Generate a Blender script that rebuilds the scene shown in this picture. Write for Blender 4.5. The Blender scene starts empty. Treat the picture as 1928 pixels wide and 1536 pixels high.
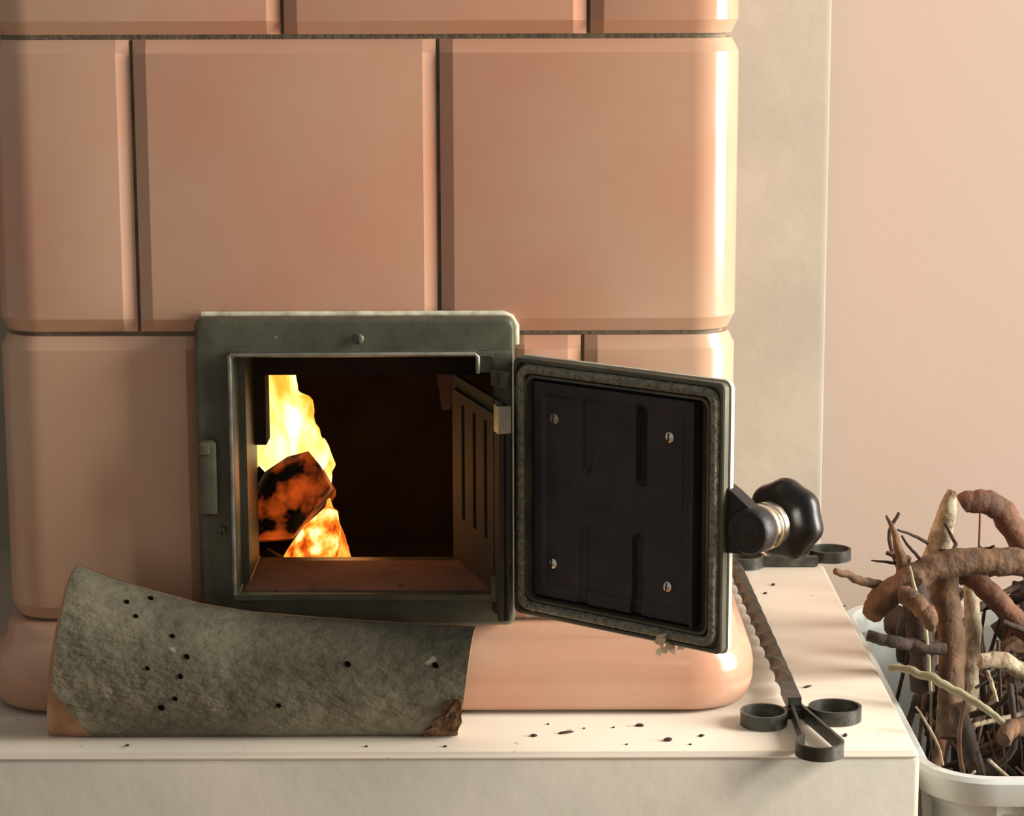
import bpy, math, random
from mathutils import Vector, Matrix, noise

random.seed(7)
scene = bpy.context.scene
COL = scene.collection

# ------------------------------------------------------------------ camera
F = 4600.0                       # focal length in photo pixels (1928 x 1536 frame)
PITCH = math.atan(858.0 / F)
ROLL = -0.0030
CAM = Vector((0.0, -1.79, 0.568))
ROT = Matrix.Rotation(math.radians(90) - PITCH, 3, 'X') @ Matrix.Rotation(ROLL, 3, 'Z')
cd = bpy.data.cameras.new('camera')
cd.sensor_fit = 'HORIZONTAL'; cd.sensor_width = 36.0; cd.lens = F / 1928.0 * 36.0
cd.clip_start = 0.02
cam = bpy.data.objects.new('camera', cd)
cam.matrix_world = Matrix.Translation(CAM) @ ROT.to_4x4()
COL.objects.link(cam); scene.camera = cam

def ray(x, y):
    return (ROT @ Vector(((x - 964.0) / F, (768.0 - y) / F, -1.0))).normalized()
def at_y(x, y, Y):               # the point of a pixel's ray on the upright plane Y
    d = ray(x, y); return CAM + d * ((Y - CAM.y) / d.y)
def at_z(x, y, Z):               # ... on the level plane Z
    d = ray(x, y); return CAM + d * ((Z - CAM.z) / d.z)
def at_plane(x, y, p, n):
    d = ray(x, y); return CAM + d * ((p - CAM).dot(n) / d.dot(n))

# ------------------------------------------------------------------ light
w = bpy.data.worlds.new('world'); scene.world = w; w.use_nodes = True
w.node_tree.nodes['Background'].inputs[0].default_value = (1.0, 0.95, 0.88, 1)
w.node_tree.nodes['Background'].inputs[1].default_value = 0.31

def area(name, loc, target, sx, sy, power, color):
    l = bpy.data.lights.new(name, 'AREA'); l.shape = 'RECTANGLE'
    l.size = sx; l.size_y = sy; l.energy = power; l.color = color
    o = bpy.data.objects.new(name, l); o.location = loc
    o.rotation_euler = (Vector(target) - Vector(loc)).to_track_quat('-Z', 'Y').to_euler()
    COL.objects.link(o); return o
area('window_daylight', (2.74, -0.56, 1.02), (0.0, -0.20, 0.80), 1.2, 2.2, 262, (1.0, 0.95, 0.88))

vs = scene.view_settings
vs.view_transform = 'Standard'; vs.look = 'None'; vs.gamma = 1.0; vs.exposure = 0.0
vs.use_curve_mapping = False

# ------------------------------------------------------------------ materials
def lin(c):
    return tuple(((v / 255) / 12.92 if v / 255 <= 0.04045 else ((v / 255 + 0.055) / 1.055) ** 2.4) for v in c) + (1.0,)

def mat(name, c1, c2=None, scale=8.0, rough=0.6, metal=0.0, bump=0.0, bscale=60.0, detail=4.0, spec=0.5,
        lo=0.35, hi=0.65, stretch=(1, 1, 1), speck=None, speck_scale=120.0, speck_lo=0.70, coat=0.0, rough2=None):
    m = bpy.data.materials.new(name); m.use_nodes = True
    nt = m.node_tree; N = nt.nodes; L = nt.links
    b = N['Principled BSDF']
    b.inputs['Roughness'].default_value = rough
    b.inputs['Metallic'].default_value = metal
    b.inputs['Specular IOR Level'].default_value = spec
    b.inputs['Coat Weight'].default_value = coat
    b.inputs['Coat Roughness'].default_value = 0.12
    b.inputs['Base Color'].default_value = lin(c1)
    tc = N.new('ShaderNodeTexCoord'); mp = N.new('ShaderNodeMapping')
    mp.inputs['Scale'].default_value = stretch
    L.new(tc.outputs['Object'], mp.inputs['Vector'])
    if c2:
        n = N.new('ShaderNodeTexNoise'); n.inputs['Scale'].default_value = scale; n.inputs['Detail'].default_value = detail
        L.new(mp.outputs[0], n.inputs['Vector'])
        r = N.new('ShaderNodeValToRGB')
        r.color_ramp.elements[0].position = lo; r.color_ramp.elements[0].color = lin(c1)
        r.color_ramp.elements[1].position = hi; r.color_ramp.elements[1].color = lin(c2)
        L.new(n.outputs['Fac'], r.inputs[0])
        out = r.outputs[0]
        if speck:
            n2 = N.new('ShaderNodeTexNoise'); n2.inputs['Scale'].default_value = speck_scale; n2.inputs['Detail'].default_value = 2
            L.new(mp.outputs[0], n2.inputs['Vector'])
            r2 = N.new('ShaderNodeValToRGB')
            r2.color_ramp.elements[0].position = speck_lo; r2.color_ramp.elements[0].color = (0, 0, 0, 1)
            r2.color_ramp.elements[1].position = speck_lo + 0.04; r2.color_ramp.elements[1].color = (1, 1, 1, 1)
            L.new(n2.outputs['Fac'], r2.inputs[0])
            mx = N.new('ShaderNodeMix'); mx.data_type = 'RGBA'
            L.new(r2.outputs[0], mx.inputs[0]); L.new(out, mx.inputs[6]); mx.inputs[7].default_value = lin(speck)
            out = mx.outputs[2]
        L.new(out, b.inputs['Base Color'])
        if rough2 is not None:
            mr = N.new('ShaderNodeMapRange')
            mr.inputs[3].default_value = rough; mr.inputs[4].default_value = rough2
            mr.inputs[1].default_value = lo; mr.inputs[2].default_value = hi
            L.new(n.outputs['Fac'], mr.inputs[0]); L.new(mr.outputs[0], b.inputs['Roughness'])
    if bump:
        nb = N.new('ShaderNodeTexNoise'); nb.inputs['Scale'].default_value = bscale; nb.inputs['Detail'].default_value = 5
        L.new(mp.outputs[0], nb.inputs['Vector'])
        bp = N.new('ShaderNodeBump'); bp.inputs['Strength'].default_value = bump; bp.inputs['Distance'].default_value = 0.004
        L.new(nb.outputs['Fac'], bp.inputs['Height']); L.new(bp.outputs[0], b.inputs['Normal'])
    return m

def mat_fire(name, stops, scale, strength, stretch=(1, 1, 1), detail=3.0, wave=0.0):
    """Glowing gas or embers: emission whose colour and strength follow a noise."""
    m = bpy.data.materials.new(name); m.use_nodes = True
    nt = m.node_tree; N = nt.nodes; L = nt.links
    N.remove(N['Principled BSDF'])
    e = N.new('ShaderNodeEmission'); e.inputs[1].default_value = strength
    tc = N.new('ShaderNodeTexCoord'); mp = N.new('ShaderNodeMapping'); mp.inputs['Scale'].default_value = stretch
    L.new(tc.outputs['Object'], mp.inputs['Vector'])
    n = N.new('ShaderNodeTexNoise'); n.inputs['Scale'].default_value = scale; n.inputs['Detail'].default_value = detail
    n.inputs['Distortion'].default_value = wave
    L.new(mp.outputs[0], n.inputs['Vector'])
    r = N.new('ShaderNodeValToRGB'); cr = r.color_ramp
    while len(cr.elements) < len(stops): cr.elements.new(0.5)
    for el, (p, c) in zip(cr.elements, stops):
        el.position = p; el.color = c + (1.0,)
    L.new(n.outputs['Fac'], r.inputs[0]); L.new(r.outputs[0], e.inputs[0])
    L.new(e.outputs[0], N['Material Output'].inputs[0])
    return m

M = {}
M['tile'] = mat('salmon_glaze', (190, 139, 112), (190, 154, 127), scale=7, detail=9, rough=0.17, bump=0.04, bscale=26, lo=0.36, hi=0.64, rough2=0.26, spec=0.75)
M['mortar'] = mat('grey_joint', (112, 106, 88), (140, 132, 110), scale=60, rough=0.95, bump=0.4, bscale=200)
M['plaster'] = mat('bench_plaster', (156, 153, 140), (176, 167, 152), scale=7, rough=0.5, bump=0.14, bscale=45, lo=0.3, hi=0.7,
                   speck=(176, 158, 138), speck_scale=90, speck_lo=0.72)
M['lit_plaster'] = mat('bench_plaster_lit', (196, 188, 172), (208, 196, 179), scale=6, rough=0.4, bump=0.06, bscale=40, lo=0.3, hi=0.7,
                   speck=(170, 150, 130), speck_scale=110, speck_lo=0.73)  # paler plaster: brighter light on the bench top is put into the colour
M['pillar'] = mat('grey_plaster', (140, 133, 119), (152, 143, 128), scale=9, rough=0.75, bump=0.25, bscale=35)
M['wall'] = mat('pink_wall', (168, 152, 139), (172, 154, 142), scale=3, rough=0.85, bump=0.03, bscale=160)
M['floor'] = mat('floor_boards', (150, 118, 88), (128, 98, 72), scale=4, rough=0.5, stretch=(1, 8, 1))
M['iron'] = mat('grey_green_iron', (90, 90, 73), (66, 66, 53), scale=22, rough=0.42, metal=0.15, bump=0.08, bscale=120, speck=(120, 120, 104), speck_scale=70, speck_lo=0.72)
M['soot_iron'] = mat('sooty_iron', (45, 43, 36), (32, 30, 25), scale=30, rough=0.75, bump=0.1, bscale=120)
M['edge_steel'] = mat('pale_worn_steel', (205, 202, 184), (180, 176, 158), scale=50, rough=0.45, metal=0.2)
M['bead'] = mat('pale_edge_bead', (196, 190, 166), (150, 146, 124), scale=90, rough=0.9)
M['bare'] = mat('worn_bare_steel', (150, 150, 138), (120, 120, 108), scale=60, rough=0.35, metal=0.6)
M['black_iron'] = mat('black_iron', (38, 36, 36), (50, 46, 46), scale=40, rough=0.5, metal=0.3, bump=0.15, bscale=300)
M['baffle'] = mat('sooty_baffle_iron', (42, 39, 42), (56, 51, 53), scale=30, rough=0.55, metal=0.25, bump=0.25, bscale=420, speck=(60, 56, 56), speck_scale=420, speck_lo=0.62)
M['gasket'] = mat('woven_glass_rope', (104, 104, 90), (148, 146, 130), scale=260, rough=0.95, bump=0.9, bscale=420)
M['chrome'] = mat('chrome', (226, 222, 210), rough=0.18, metal=1.0)
M['bakelite'] = mat('black_bakelite', (16, 15, 14), rough=0.38)
M['wrought'] = mat('wrought_iron', (82, 84, 78), (58, 58, 53), scale=60, rough=0.36, metal=0.55, bump=0.2, bscale=160)
M['bark'] = mat('smooth_grey_bark', (78, 75, 59), (116, 110, 90), scale=24, rough=0.9, bump=1.0, bscale=130, stretch=(0.55, 1, 1), lo=0.3, hi=0.72,
                speck=(150, 144, 124), speck_scale=60, speck_lo=0.715)
M['hole'] = mat('hole_black', (14, 12, 10), rough=1.0, spec=0.0)
M['torn'] = mat('torn_inner_bark', (120, 84, 50), (70, 46, 28), scale=120, rough=0.9, bump=0.9, bscale=200)
M['endgrain'] = mat('pale_end_grain', (182, 142, 108), (140, 102, 74), scale=40, rough=0.8, bump=0.5, bscale=90, stretch=(1, 1, 0.4))
M['soot'] = mat('sooty_brick', (58, 42, 34), (44, 32, 26), scale=30, rough=0.95, bump=0.4, bscale=80)
M['firebrick'] = mat('firebrick', (140, 94, 74), (116, 76, 60), scale=26, rough=0.9, bump=0.3, bscale=90, speck=(84, 50, 36), speck_scale=110, speck_lo=0.66)
M['bin'] = mat('white_plastic', (206, 212, 206), rough=0.35)
M['ash'] = mat('pale_ash_flake', (206, 196, 172), (180, 168, 140), scale=90, rough=0.9)
M['twig_brown'] = mat('brown_bark', (112, 82, 56), (70, 50, 33), scale=60, rough=0.85, bump=0.6, bscale=150)
M['twig_red'] = mat('red_brown_bark', (112, 74, 50), (78, 50, 34), scale=50, rough=0.8, bump=0.5, bscale=140)
M['twig_dark'] = mat('dark_bark', (66, 51, 39), (42, 32, 24), scale=60, rough=0.9, bump=0.6, bscale=150)
M['twig_pale'] = mat('pale_peeled_bark', (172, 160, 134), (118, 100, 76), scale=75, rough=0.85, bump=0.8, bscale=150, lo=0.36, hi=0.64)
M['twig_green'] = mat('pale_green_twig', (158, 152, 120), (134, 126, 96), scale=40, rough=0.75)
M['flame'] = mat_fire('flame', [(0.30, (1.0, 0.16, 0.01)), (0.42, (1.0, 0.42, 0.04)), (0.52, (1.0, 0.72, 0.20)), (0.62, (1.0, 0.93, 0.62))], 26, 1.7, (1, 1, 0.5), wave=0.6)
M['flame_deep'] = mat_fire('flame_orange', [(0.30, (0.55, 0.05, 0.004)), (0.45, (1.0, 0.20, 0.015)), (0.58, (1.0, 0.52, 0.07)), (0.68, (1.0, 0.85, 0.4))], 34, 1.2, (1, 1, 0.6), wave=0.8)
M['ember'] = mat_fire('ember_bed', [(0.33, (0.45, 0.04, 0.004)), (0.43, (1.0, 0.20, 0.015)), (0.52, (1.0, 0.55, 0.07)), (0.62, (1.0, 0.92, 0.45))], 70, 1.3, detail=4)
def char_mat():
    m = mat('charred_log', (40, 24, 18), (64, 34, 24), scale=40, rough=0.95, bump=0.7, bscale=90)
    nt = m.node_tree; N = nt.nodes; L = nt.links; b = N['Principled BSDF']
    tc = N.new('ShaderNodeTexCoord'); n = N.new('ShaderNodeTexNoise'); n.inputs['Scale'].default_value = 38; n.inputs['Detail'].default_value = 6
    L.new(tc.outputs['Object'], n.inputs['Vector'])
    r = N.new('ShaderNodeValToRGB'); e = r.color_ramp.elements
    e[0].position = 0.46; e[0].color = (0, 0, 0, 1); e[1].position = 0.75; e[1].color = (1.0, 0.13, 0.012, 1)
    L.new(n.outputs['Fac'], r.inputs[0]); L.new(r.outputs[0], b.inputs['Emission Color'])
    b.inputs['Emission Strength'].default_value = 0.75
    return m
M['char'] = char_mat()

# ------------------------------------------------------------------ helpers
def mesh_obj(name, verts, faces, m, parent=None, smooth=None, loc=(0, 0, 0)):
    me = bpy.data.meshes.new(name); me.from_pydata([tuple(v) for v in verts], [], faces)
    me.materials.append(M[m] if isinstance(m, str) else m)
    import bmesh
    bm = bmesh.new(); bm.from_mesh(me); bmesh.ops.recalc_face_normals(bm, faces=bm.faces); bm.to_mesh(me); bm.free()
    if smooth is not None:
        for p in me.polygons: p.use_smooth = True
        me.set_sharp_from_angle(angle=math.radians(smooth))
    me.update()
    o = bpy.data.objects.new(name, me); o.location = loc
    if parent: o.parent = parent
    COL.objects.link(o); return o

def empty(name, loc=(0, 0, 0)):
    o = bpy.data.objects.new(name, None); o.location = loc; o.empty_display_size = 0.05
    COL.objects.link(o); return o
def tag(o, label=None, cat=None, group=None, kind=None):
    for k, v in (('label', label), ('category', cat), ('group', group), ('kind', kind)):
        if v: o[k] = v
    return o

class Mesh:
    def __init__(s): s.v = []; s.f = []
    def add(s, v, f):
        k = len(s.v); s.v += [Vector(p) for p in v]; s.f += [tuple(i + k for i in q) for q in f]
    def box(s, x0, x1, y0, y1, z0, z1, bevel=0.0, fr=None):
        fr = fr or (lambda x, y, z: Vector((x, y, z)))
        if not bevel:
            P = [fr(x, y, z) for x in (x0, x1) for y in (y0, y1) for z in (z0, z1)]
            s.add(P, [(0, 1, 3, 2), (4, 6, 7, 5), (0, 4, 5, 1), (2, 3, 7, 6), (0, 2, 6, 4), (1, 5, 7, 3)])
        else:
            b = bevel; loops = []
            for z, i in ((z0, b), (z0 + b, 0), (z1 - b, 0), (z1, b)):
                loops.append([fr(x, y, z) for x, y in rrect2(x0 + i, x1 - i, y0 + i, y1 - i, b, 2)])
            s.loops(loops, True, True)
    def loops(s, L, cap0=False, cap1=False, closed=True):
        n = len(L[0]); v = [p for l in L for p in l]; f = []
        for i in range(len(L) - 1):
            for j in range(n if closed else n - 1):
                a = i * n + j; b = i * n + (j + 1) % n
                f.append((a, b, b + n, a + n))
        if cap0: f.append(tuple(range(n)))
        if cap1: f.append(tuple(range((len(L) - 1) * n, len(L) * n)))
        s.add(v, f)
    def tube(s, pts, rad, seg=8, cap=True, square=False, twist=0.0):
        pts = [Vector(p) for p in pts]; L = []
        up = Vector((0, 0, 1)); d0 = (pts[1] - pts[0]).normalized()
        if abs(d0.dot(up)) > 0.9: up = Vector((0, 1, 0))
        for i, p in enumerate(pts):
            d = (pts[min(i + 1, len(pts) - 1)] - pts[max(i - 1, 0)]).normalized()
            a = d.cross(up).normalized(); b = a.cross(d).normalized()
            up = b
            r = rad[i] if isinstance(rad, (list, tuple)) else rad
            L.append([p + (a * math.cos(t) + b * math.sin(t)) * r for t in [2 * math.pi * k / seg + twist * i for k in range(seg)]])
        s.loops(L, cap, cap)
    def obj(s, name, m, parent=None, smooth=35, loc=None):
        if loc is None: return mesh_obj(name, s.v, s.f, m, parent, smooth)
        l = Vector(loc); return mesh_obj(name, [p - l for p in s.v], s.f, m, parent, smooth, l)

def rrect2(x0, x1, y0, y1, r, n=4):
    P = []
    r = max(1e-5, min(r, (x1 - x0) / 2 - 1e-6, (y1 - y0) / 2 - 1e-6))
    for cx, cy, a0 in ((x1 - r, y1 - r, 0), (x0 + r, y1 - r, 90), (x0 + r, y0 + r, 180), (x1 - r, y0 + r, 270)):
        for k in range(n + 1):
            a = math.radians(a0 + 90 * k / n); P.append((cx + r * math.cos(a), cy + r * math.sin(a)))
    return P

def catmull(P, n=6):
    P = [Vector(p) for p in P]; Q = [P[0] * 2 - P[1]] + P + [P[-1] * 2 - P[-2]]; out = []
    for i in range(1, len(Q) - 2):
        a, b, c, d = Q[i - 1:i + 3]
        for k in range(n):
            t = k / n
            out.append(0.5 * ((2 * b) + (c - a) * t + (2 * a - 5 * b + 4 * c - d) * t * t + (3 * b - a - 3 * c + d) * t ** 3))
    out.append(P[-1]); return out

# ------------------------------------------------------------------ the setting
FLOOR = -0.36
WALL_Y = 0.560
PILLAR_Y = 0.525
m = Mesh(); m.box(-2.2, 2.9, WALL_Y, WALL_Y + 0.15, FLOOR, 2.6)
tag(m.obj('wall_back', 'wall', smooth=None), kind='structure')
m = Mesh(); m.box(-2.2, 3.05, -2.6, WALL_Y + 0.15, FLOOR - 0.1, FLOOR)
tag(m.obj('floor', 'floor', smooth=None), kind='structure')
WX = 2.9
m = Mesh()
m.box(WX, WX + .15, -2.6, -1.1, FLOOR, 2.6); m.box(WX, WX + .15, 0.18, WALL_Y + .15, FLOOR, 2.6)
m.box(WX, WX + .15, -1.1, 0.18, FLOOR, -0.12); m.box(WX, WX + .15, -1.1, 0.18, 2.24, 2.6)
tag(m.obj('wall_right', 'wall', smooth=None), kind='structure')
m = Mesh()
for a, b, c, d in ((-1.1, -1.05, -.12, 2.24), (.13, .18, -.12, 2.24), (-1.05, .13, -.12, -.07), (-1.05, .13, 2.19, 2.24), (-.48, -.44, -.07, 2.19)):
    m.box(WX + .05, WX + .1, a, b, c, d)
tag(m.obj('window_1', 'bin', smooth=None), kind='structure')

# grey plastered pier behind the stove
px1 = at_y(1557, 500, PILLAR_Y).x
m = Mesh(); m.box(-0.60, px1, PILLAR_Y, WALL_Y + 0.002, FLOOR, 2.29, bevel=0.006)
tag(m.obj('trim_1', 'pillar', smooth=40), kind='structure')

# the hearth bench
LX = at_z(1731, 1412, 0).x; LY = at_z(1200, 1418, 0).y
bench = empty('hearth_bench', ((LX - 1.1) / 2, .2, FLOOR)); BEN = bench.location.copy()
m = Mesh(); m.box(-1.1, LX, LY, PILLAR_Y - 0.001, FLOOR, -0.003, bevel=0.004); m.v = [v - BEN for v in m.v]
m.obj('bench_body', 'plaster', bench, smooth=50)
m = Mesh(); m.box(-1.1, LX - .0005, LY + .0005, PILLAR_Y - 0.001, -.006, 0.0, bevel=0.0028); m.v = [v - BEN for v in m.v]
m.obj('lit_top_layer', 'lit_plaster', bench, smooth=50)  # thin layer added so the top takes the paler, lit plaster colour
tag(bench, 'pale smooth plastered hearth bench carrying the tiled stove', 'bench')

# ------------------------------------------------------------------ tiled stove
stove = empty('tiled_stove', (-0.108, 0.25, 0.001))
tag(stove, 'salmon pink glazed tile stove with open iron fire door', 'stove')
SO = stove.location.copy()
TH = 0.009                                     # tiles stand this proud of the core
XR = at_y(1388, 300, 0.03).x - TH; XL = at_y(-12, 300, 0.03).x + TH
YC = TH; YB = PILLAR_Y - 0.004; RC = 0.026
def path(s):
    """Runs round the stove: left side, front (s = X), right side. Gives point and outward normal."""
    A = RC * math.pi / 2
    def right(q):
        if q <= 0: return None
        if q < A:
            t = q / RC; return (RC * math.sin(t), RC * (1 - math.cos(t)), math.sin(t), -math.cos(t))
        return (RC, RC + q - A, 1.0, 0.0)
    if s > XR - RC:
        x, y, nx, ny = right(s - (XR - RC)); return Vector((XR - RC + x, YC + y, 0)), Vector((nx, ny, 0))
    if s < XL + RC:
        x, y, nx, ny = right(XL + RC - s); return Vector((XL + RC - x, YC + y, 0)), Vector((-nx, ny, 0))
    return Vector((s, YC, 0)), Vector((0, -1, 0))
S_END = XR - RC + RC * math.pi / 2 + (YB - YC - RC)
S_BEG = XL + RC - RC * math.pi / 2 - (YB - YC - RC)
BEV = 0.0102
def ssamples(s0, s1, edges):
    S = set(edges)
    for c0, c1 in ((XR - RC, XR - RC + RC * math.pi / 2), (XL + RC - RC * math.pi / 2, XL + RC)):
        for k in range(11):
            q = c0 + (c1 - c0) * k / 10
            if s0 + BEV * 1.3 < q < s1 - BEV * 1.3: S.add(q)
    return sorted(S)
PROF = [(0.0, -0.2), (0.03, 0.44), (0.985, 0.99), (1.06, 1.0)]
def prof_edges(a, b):
    e = [a + t * BEV if t < 1 and t > .01 else a + t * BEV for t, _ in PROF]
    return e + [b - t * BEV for t, _ in PROF]
def pd(t):
    t /= BEV
    for (t0, d0), (t1, d1) in zip(PROF, PROF[1:]):
        if t <= t1: return d0 + (d1 - d0) * max(0, (t - t0)) / (t1 - t0)
    return 1.0
def tile(s0, s1, z0, z1, seed):
    rnd = random.Random(seed)
    tilt = rnd.uniform(-0.0008, 0.0008); tz = rnd.uniform(-0.0006, 0.0006); off = rnd.uniform(-0.0006, 0.0004)
    S = ssamples(s0, s1, prof_edges(s0, s1)); Z = sorted(prof_edges(z0, z1))
    L = []
    for z in Z:
        row = []
        for s in S:
            d = min(pd(min(s - s0, s1 - s)), pd(min(z - z0, z1 - z)))
            h = d * (TH + off) + max(0, d) * (tilt * (s - (s0 + s1) / 2) / 0.1 + tz * (z - (z0 + z1) / 2) / 0.1)
            p, n = path(s); q = p + n * h; q.z = z
            row.append(q - SO)
        L.append(row)
    mm = Mesh(); mm.loops(L, closed=False)
    return mm.obj('tile', 'tile', stove, smooth=14)

ZR1 = at_y(800, 69, 0).z                       # joint heights
ZR2 = at_y(800, 629, 0).z
ZR3 = at_y(300, 1171, 0).z
PZ = ZR1 - ZR2
J = 0.0015                                     # half joint
def X0(x, y): return at_y(x, y, 0.004).x
j_r2 = [X0(254, 350), X0(826, 350)]
j_r1 = [X0(531, 35), X0(1108, 35)]
j_r3 = X0(1097, 640)
def side_right(s):                             # joints further round the right side
    return [q for q in (s + 0.225 * k for k in range(4)) if q < S_END - 0.03]
def side_left(s):
    return [q for q in (s - 0.225 * k for k in range(4)) if q > S_BEG + 0.03]
cR = XR - RC + RC * math.pi / 2
cL = XL + RC - RC * math.pi / 2
rows = []
odd = sorted([S_BEG] + side_left(cL - .10) + j_r1 + side_right(cR + .21) + [S_END])
even = sorted([S_BEG] + side_left(cL - .21) + j_r2 + side_right(cR + .10) + [S_END])
for i in range(4):
    rows.append((odd if i % 2 == 0 else even, ZR1 + PZ * i, ZR1 + PZ * (i + 1)))
rows.append((even, ZR2, ZR1))
seed = 0
for js, z0, z1 in rows:
    for a, b in zip(js, js[1:]):
        seed += 1; tile(a + J * .7, b - J * .7, z0 + J, z1 - J, seed)
# row with the fire door
FX0 = at_y(372, 900, -0.02).x; FX1 = at_y(970, 900, -0.02).x
FZ1 = at_y(660, 600, -0.022).z; FZ0 = at_y(660, 1180, -0.022).z
third = sorted([S_BEG] + side_left(cL - .10) + [FX0 + 0.002])
for a, b in zip(third, third[1:]):
    seed += 1; tile(a + J * .7, b - J * .7, ZR3 + J, ZR2 - J, seed)
third = sorted([FX1 - 0.004, j_r3] + side_right(cR + .21) + [S_END])
for a, b in zip(third, third[1:]):
    seed += 1; tile(a + J * .7, b - J * .7, ZR3 + J, ZR2 - J, seed)

# core with the firebox hollow
ZT = ZR1 + PZ * 4
HX0, HX1 = FX0 + 0.022, FX1 - 0.008            # hole behind the frame
HZ0, HZ1 = FZ0 + 0.016, FZ1 - 0.016
BX0, BX1, BY0, BY1, BZ0, BZ1 = -0.31, 0.07, 0.085, 0.42, 0.03, 0.40
m = Mesh()
e = 0.0
cx0, cx1 = XL, XR
m.box(cx0 + RC, HX0, YC + .0004, BY0, 0.04, ZT); m.box(HX1, cx1 - RC, YC + .0004, BY0, 0.04, ZT)
m.box(HX0, HX1, YC + .0004, BY0, 0.04, HZ0); m.box(HX0, HX1, YC + .0004, BY0, HZ1, ZT)
m.box(cx0 + .0004, BX0, BY0, YB, 0.0, ZT); m.box(BX1, cx1 - .0004, BY0, YB, 0.0, ZT)
m.box(BX0, BX1, BY1, YB, 0.0, ZT); m.box(BX0, BX1, BY0, BY1, 0.0, BZ0); m.box(BX0, BX1, BY0, BY1, BZ1, ZT)
m.v = [v - SO for v in m.v]
core = m.obj('masonry_core', 'mortar', stove, smooth=None)
# rounded mortar skin so the joints follow the corners
m = Mesh(); S = ssamples(-1, 1, [XL + RC, FX0 - .001])
S = [s for s in sorted(set(S)) if s <= FX0]
S = [S_BEG] + S
def skin(S, z0, z1):
    mm = Mesh(); L = []
    for z in (z0, z1):
        L.append([path(s)[0] + Vector((0, 0, z)) - SO for s in S])
    mm.loops(L, closed=False); return mm
base = sorted(set([S_BEG, S_END] + ssamples(S_BEG, S_END, [XL + RC, XR - RC])))
mm = skin(base, FZ1 - .006, ZT); mm.obj('joint_mortar', 'mortar', stove, smooth=40)
mm = skin([s for s in base if s < FX0] + [FX0 + .004], 0.05, FZ1 - .006); mm.obj('joint_mortar', 'mortar', stove, smooth=40)
mm = skin([FX1 - .006] + [s for s in base if s > FX1], 0.05, FZ1 - .006); mm.obj('joint_mortar', 'mortar', stove, smooth=40)

# bulging base moulding
PR = [(-0.004, ZR3 - .0012), (0.0085, ZR3 - .0016), (0.0125, ZR3 - .005), (0.0135, ZR3 - .012), (0.0150, ZR3 - .0165), (0.0205, ZR3 - .021), (0.0250, ZR3 - .029),
      (0.0270, ZR3 - .039), (0.0265, 0.018), (0.0240, 0.008), (0.0205, 0.0035), (0.018, 0.003), (-0.004, 0.003)]
base2 = sorted(set([S_BEG, S_END] + ssamples(S_BEG, S_END, [XL + RC, XR - RC])))
L = []
for d, z in PR:
    L.append([path(s)[0] + path(s)[1] * d + Vector((0, 0, z)) - SO for s in base2])
m = Mesh(); m.loops(L, closed=False)
m.obj('base_moulding', 'tile', stove, smooth=50)
m = Mesh(); m.box(XL + RC, XR - RC, 0.003, YC + .03, 0.0, 0.05); m.v = [v - SO for v in m.v]
m.obj('base_core', 'mortar', stove, smooth=None)

# ------------------------------------------------------------------ fire door frame
OX0 = at_y(443, 900, -0.024).x; OX1 = at_y(900, 700, -0.024).x
OZ1 = at_y(660, 672, -0.024).z; OZ0 = at_y(660, 1118, -0.024).z
GX = OX1 + 0.011                                # the opening is wider at the hinge side, below the corner
def ring(x0, x1, z0, z1, r, y, n=4):
    return [Vector((x, y, z)) - SO for x, z in rrect2(x0, x1, z0, z1, r, n)]
m = Mesh()
m.loops([ring(FX0, FX1, FZ0, FZ1, .007, 0.004), ring(FX0, FX1, FZ0, FZ1, .007, -.017), ring(FX0 + .002, FX1 - .002, FZ0 + .002, FZ1 - .002, .006, -.0205),
         ring(FX0 + .004, FX1 - .004, FZ0 + .004, FZ1 - .004, .005, -.0212),
         ring(OX0 - .0065, GX + .003, OZ0 - .008, OZ1 + .006, .003, -.0190), ring(OX0 - .004, GX, OZ0 - .005, OZ1 + .004, .002, -.0195),
         ring(OX0 - .0035, GX, OZ0 - .0045, OZ1 + .0035, .002, -.0255), ring(OX0 - .0005, GX, OZ0 - .0005, OZ1 + .0005, .002, -.0258),
         ring(OX0, GX, OZ0, OZ1, .002, -.0245), ring(OX0, GX, OZ0, OZ1, .002, .012), ring(OX0 + .005, GX, OZ0 + .001, OZ1 - .006, .002, .012),
         ring(OX0 + .005, GX, OZ0 + .001, OZ1 - .006, .002, .085)])
frame = m.obj('fire_door_frame', 'iron', stove, smooth=32)
frame['label'] = 'dark grey green cast iron frame round the fire opening'
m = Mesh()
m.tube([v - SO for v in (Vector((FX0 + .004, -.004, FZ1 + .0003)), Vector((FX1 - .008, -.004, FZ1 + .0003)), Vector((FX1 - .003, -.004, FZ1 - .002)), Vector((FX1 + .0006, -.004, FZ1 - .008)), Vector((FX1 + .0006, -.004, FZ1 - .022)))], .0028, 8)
m.obj('edge_bead', 'bead', frame, smooth=60)  # pale bead along the frame's top edge and right corner
# bright lip along the top and the left of the opening, with the return at the hinge side
m = Mesh()
def lip(px):
    m.tube([v - SO for v in px], 0.0016, 8)
zt = OZ1 + .0022
lip([Vector((OX0 - .002, -.0262, OZ0 + .0)), Vector((OX0 - .002, -.0262, zt - .001)), Vector((OX0 - .001, -.0262, zt)), Vector((OX1 - .002, -.0262, zt)),
     Vector((OX1, -.0262, zt - .002)), Vector((OX1, -.0262, OZ1 - .012))])
m.obj('rim_lip', 'bare', frame, smooth=50)
# filled corner of the frame beside the lip at the hinge side
m = Mesh(); m.box(OX1, FX1 - .004, -.0235, -.006, OZ1 - .0125, OZ1 + .004, bevel=.001); m.v = [v - SO for v in m.v]
m.obj('hinge_corner', 'iron', frame, smooth=40)

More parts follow.
